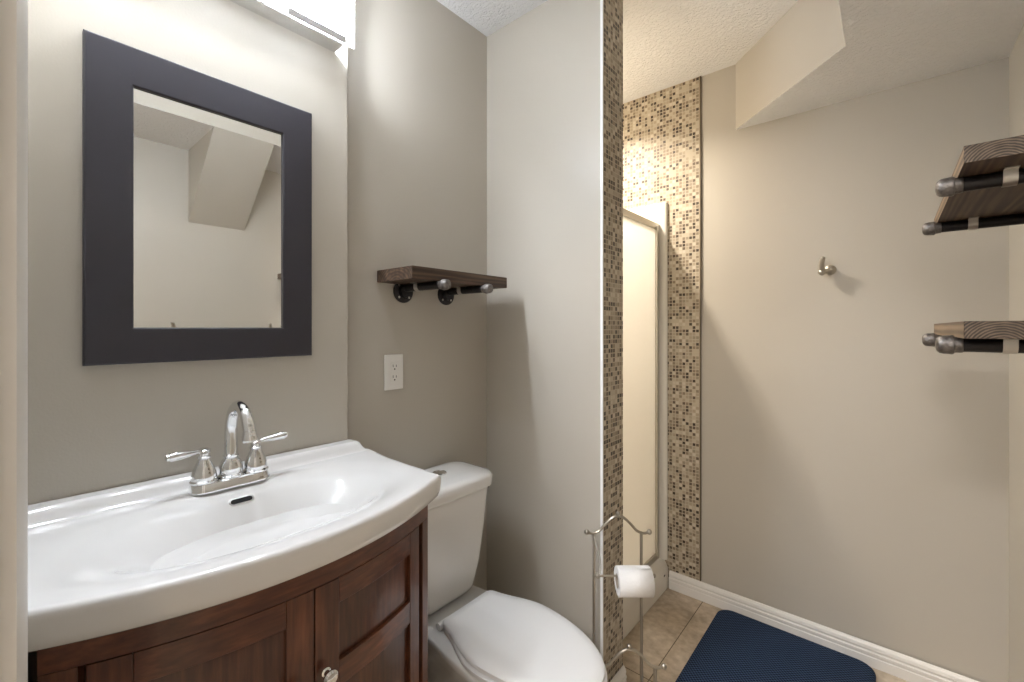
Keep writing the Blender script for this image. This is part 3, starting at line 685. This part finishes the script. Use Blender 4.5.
# ---------------------------------------------------------------- pipe shelves
def pipe_shelf(name, label, group, wall, rz, y_c, zpipe, depth, y0, y1, spacing, reach, strap_x, thick, br, cr, fr, mats):
    """local frame: +x away from the wall; y_c world y of the midpoint between the pipes; y0,y1 board extents relative to it (in world +y)"""
    t = thing(name, label, 'shelf', (wall, y_c, zpipe), rz, group); sgn = 1 if rz == 0 else -1
    M = chain(t)
    def w(x, y, z): return M @ Vector((x, y*sgn, z))
    bm = bmesh.new(); zb = br+.0002
    a, b = w(.0015, y0, zb), w(depth, y1, zb+thick)
    box(bm, min(a.x, b.x), max(a.x, b.x), min(a.y, b.y), max(a.y, b.y), a.z, b.z)
    for f in bm.faces:
        n = f.normal; f.normal_update(); n = f.normal
        if abs(n.y) > .5: f.material_index = 1
        elif abs(n.x) > .5: f.material_index = 2
    mesh_obj('board', bm, None, t, bevel=.0015, mats=mats)
    for yy in (-spacing/2, spacing/2):
        p = mesh_obj('pipe', tube(bmesh.new(), [w(.004, yy, 0), w(reach-.012, yy, 0)], br, 20), M_BLACKPIPE, t)
        d = w(1, 0, 0)-w(0, 0, 0)
        fl = lathe(bmesh.new(), [(fr, .0003), (fr, .005), (fr*.93, .007), (br*1.75, .008), (br*1.65, .011), (br*1.55, .020), (br*1.2, .021)], axis_m(w(0, yy, -.010 if fr > .035 else 0), d), 32)
        flo = mesh_obj('flange', fl, M_BLACKPIPE, p)
        sc = bmesh.new()
        for k in range(4):
            an = pi/4+k*pi/2; lathe(sc, [(.0042, 0), (.0038, .0016), (0, .0026)], axis_m(w(.0066, yy+cos(an)*fr*.73, sin(an)*fr*.73-(.010 if fr > .035 else 0)), d), 10)
        mesh_obj('screw', sc, M_GALV, flo)
        cp = lathe(bmesh.new(), [(br*1.02, -.018), (cr*.82, -.0175), (cr*.84, -.007), (cr, -.006), (cr*1.04, -.003), (cr, .000), (cr*.98, .008), (cr*.90, .0135), (cr*.66, .0175), (cr*.3, .019), (0, .0192)], axis_m(w(reach-.020, yy, 0), d), 28)
        mesh_obj('cap', cp, M_CAP, p)
        # two-hole strap wrapped under the pipe and screwed up into the board
        s = bmesh.new(); sw = .009; R0 = br+.0003; R1 = br+.0016; seq = []
        for k in range(17):
            an = pi+pi*k/16; seq.append((cos(an), sin(an)))
        inner = [(R0*c_, R0*s_) for c_, s_ in seq]; outer = [(R1*c_, R1*s_) for c_, s_ in seq]
        inner = [(-R0, zb-.0016)]+inner+[(R0, zb-.0016)]; outer = [(-R1, zb-.0016)]+outer+[(R1, zb-.0016)]
        ra = []
        for xx in (strap_x-sw, strap_x+sw):
            ra.append([s.verts.new(w(xx, yy+q[0], q[1])) for q in inner]); ra.append([s.verts.new(w(xx, yy+q[0], q[1])) for q in outer])
        m_ = len(inner)
        for k in range(m_-1):
            s.faces.new((ra[0][k], ra[0][k+1], ra[2][k+1], ra[2][k])); s.faces.new((ra[1][k], ra[1][k+1], ra[3][k+1], ra[3][k]))
            s.faces.new((ra[0][k], ra[0][k+1], ra[1][k+1], ra[1][k])); s.faces.new((ra[2][k], ra[2][k+1], ra[3][k+1], ra[3][k]))
        for k in (0, m_-1): s.faces.new((ra[0][k], ra[2][k], ra[3][k], ra[1][k]))
        for e in (-1, 1):
            a = w(strap_x-sw, yy+e*R1, zb-.0018); b = w(strap_x+sw, yy+e*(R1+.014), zb-.0003)
            box(s, min(a.x, b.x), max(a.x, b.x), min(a.y, b.y), max(a.y, b.y), a.z, b.z)
        mesh_obj('strap', s, M_GALV, p, smooth=True)
    return t
pipe_shelf('pipe_shelf', 'dark stained wood shelf on two black pipe brackets above the toilet', None, X2, 0, .978, 1.402, .185, -.193, .225, .187, .232, .085, .038, .0125, .0165, .038,
           [M_SHELF, M_SHELF, M_SHELF])
sh = pipe_shelf('pipe_shelf', 'upper of two rough wood shelves on black pipes on the right wall', 'pipe shelves on the right wall', XR, pi, 1.400, 1.5365, .200, -.331, .331, .460, .230, .134, .0300, .0130, .0178, .032,
           [M_SHELF, M_SHELF_END, M_SHELF_FRONT])
lo = copy_tree(sh); lo.location.z = 1.2385; lo['label'] = 'lower of two rough wood shelves on black pipes on the right wall'

# ---------------------------------------------------------------- outlet
t = thing('wall_outlet_plate', 'white duplex electrical outlet with cover plate above the toilet tank', 'electrical outlet', (X2, .847, 1.068))
mesh_obj('cover_plate', nbox(X2+.0005, X2+.0055, .812, .882, 1.068, 1.183), M_PLASTIC, t, bevel=.002, bseg=3)
rc = mesh_obj('receptacle', nbox(X2+.005, X2+.0078, .8305, .8635, 1.0925, 1.1585), M_PLASTIC, t, bevel=.001)
for zc in (1.108, 1.143):
    bm = bmesh.new(); box(bm, X2+.0074, X2+.0081, .8400, .8418, zc-.001, zc+.0075); box(bm, X2+.0074, X2+.0081, .8522, .8540, zc-.001, zc+.0065)
    lathe(bm, [(.0026, 0), (.0026, .0006)], axis_m((X2+.0075, .847, zc-.0075), (1, 0, 0)), 12)
    mesh_obj('socket_slot', bm, M_DARK, rc, smooth=False)

# ---------------------------------------------------------------- robe hooks
def robe_hook(label, loc, rz):
    t = thing('robe_hook', label, 'hook', loc, rz, 'robe hooks')      # local +x leaves the wall
    M = chain(t)
    def w(x, y, z): return M @ Vector((x, y, z))
    dx = w(1, 0, 0)-w(0, 0, 0)
    mesh_obj('base', lathe(bmesh.new(), [(.0195, .0003), (.0195, .004), (.015, .008), (.009, .011), (.007, .014), (0, .014)], axis_m(w(0, 0, 0), dx)), M_NICKEL, t)
    p = smooth_path([w(.010, 0, 0), w(.024, -.012, -.006), w(.034, -.022, -.004), w(.038, -.025, .010), (w(.042, -.024, .026)), w(.048, -.020, .040)], 6); n = len(p)
    mesh_obj('prong', tube(bmesh.new(), p, [.0078+.0026*sin(pi*i/(n-1)) for i in range(n)], 14), M_NICKEL, t)
    b = ball(bmesh.new(), w(.034, -.024, -.010), .0135); ball(b, w(.049, -.019, .042), .0082); mesh_obj('knob', b, M_NICKEL, t)
    return t
robe_hook('brushed nickel robe hook on the far wall left of the shelves', (-.180, YH, 1.500), -pi/2)
robe_hook('nickel robe hook on the right wall, the left one at the bottom of the mirror', (XR, .525, 1.228), pi)
robe_hook('nickel robe hook on the right wall, the right one at the bottom of the mirror', (XR, .962, 1.222), pi)

# ---------------------------------------------------------------- shower enclosure
t = thing('shower_enclosure', 'cream acrylic shower stall with obscured glass door in aluminium frame', 'shower', (-1.2, 1.79, 0))
YA, YB = YG2+.002, YH-.0085
bm = bmesh.new()
box(bm, XS+.001, -.95, YA, YB, .001, .05)
prism(bm, [(-.95, .001), (-.823, .001), (-.826, .095), (-.840, .125), (-.862, .140), (-.905, .140), (-.935, .11), (-.95, .05)], YA, YB, 'y')
mesh_obj('tray', bm, M_ACRYL, t, bevel=.003)
bm = prism(bmesh.new(), [(XS+.001, YB), (-.828, YB), (-.8265, YB-.006), (-.829, YB-.014), (-.838, YB-.020), (-.86, YB-.022), (XS+.001, YB-.018)], .135, 1.885, 'z')
sw = mesh_obj('surround_panel', bm, M_ACRYL, t, bevel=.003)
bm = nbox(XS+.001, XS+.018, YA, YB-.022, .05, 1.885)
mesh_obj('surround_panel', bm, M_ACRYL, t, bevel=.003)
bm = nbox(XS+.018, -.86, YA, YA+.018, .05, 1.885)
mesh_obj('surround_panel', bm, M_ACRYL, t, bevel=.003)
fm = bmesh.new(); xa, xb = -.885, -.862
box(fm, xa, xb, YA+.018, YB-.022, 1.752, 1.782); box(fm, xa, xb, YA+.018, YB-.022, .141, .170)
box(fm, xa, xb, YA+.018, YA+.043, .170, 1.752); box(fm, xa, xb, YB-.049, YB-.022, .170, 1.752)
box(fm, xb, xb+.007, YB-.062, YB-.046, .160, 1.765)
fr = mesh_obj('door_frame', fm, M_ALU, t, bevel=.002)
mesh_obj('glass_panel', nbox(-.876, -.871, YA+.043, YB-.049, .170, 1.752), M_OBSC, t, smooth=False)
mesh_obj('weep_hole', nbox(-.8275, -.8245, 2.085, 2.100, .072, .079), M_DARK, t, smooth=False)

# ---------------------------------------------------------------- bath mat
o = mesh_obj('bath_mat', loft(bmesh.new(), [rrect(-.578, -.042, 1.30, 2.126, .055, .001, 8), rrect(-.582, -.038, 1.296, 2.128, .058, .006, 8), rrect(-.580, -.040, 1.298, 2.127, .057, .012, 8), rrect(-.570, -.05, 1.31, 2.117, .05, .0145, 8)]), M_RUG, angle=60)
tag(o, 'navy blue ribbed bath mat with rounded corners along the baseboard', 'bath mat')

# ---------------------------------------------------------------- ceiling discs outside the view: shower lamp, added hall fill
def disc_lamp(label, x, y, z, r, m):
    t = thing('ceiling_lamp', label, 'lamp', (x, y, z))
    mesh_obj('trim_ring', lathe(bmesh.new(), [(r*1.12, 0), (r*1.12, -.008), (r, -.012), (r, -.004), (r, 0)], Matrix.Translation((x, y, z-.0005)), 40), M_PLASTIC, t)
    mesh_obj('diffuser', lathe(bmesh.new(), [(r*.97, -.003), (r*.97, -.009), (0, -.010)], Matrix.Translation((x, y, z-.0005)), 40), m, t)
disc_lamp('round recessed lamp in the shower ceiling', -1.2, 1.64, H, .06, M_LAMPDISC)
disc_lamp('round glowing disc added on the hall ceiling as fill light', -.1, -1.35, H, .25, M_LAMPDISC)  # added glowing disc that goes with the hall fill light
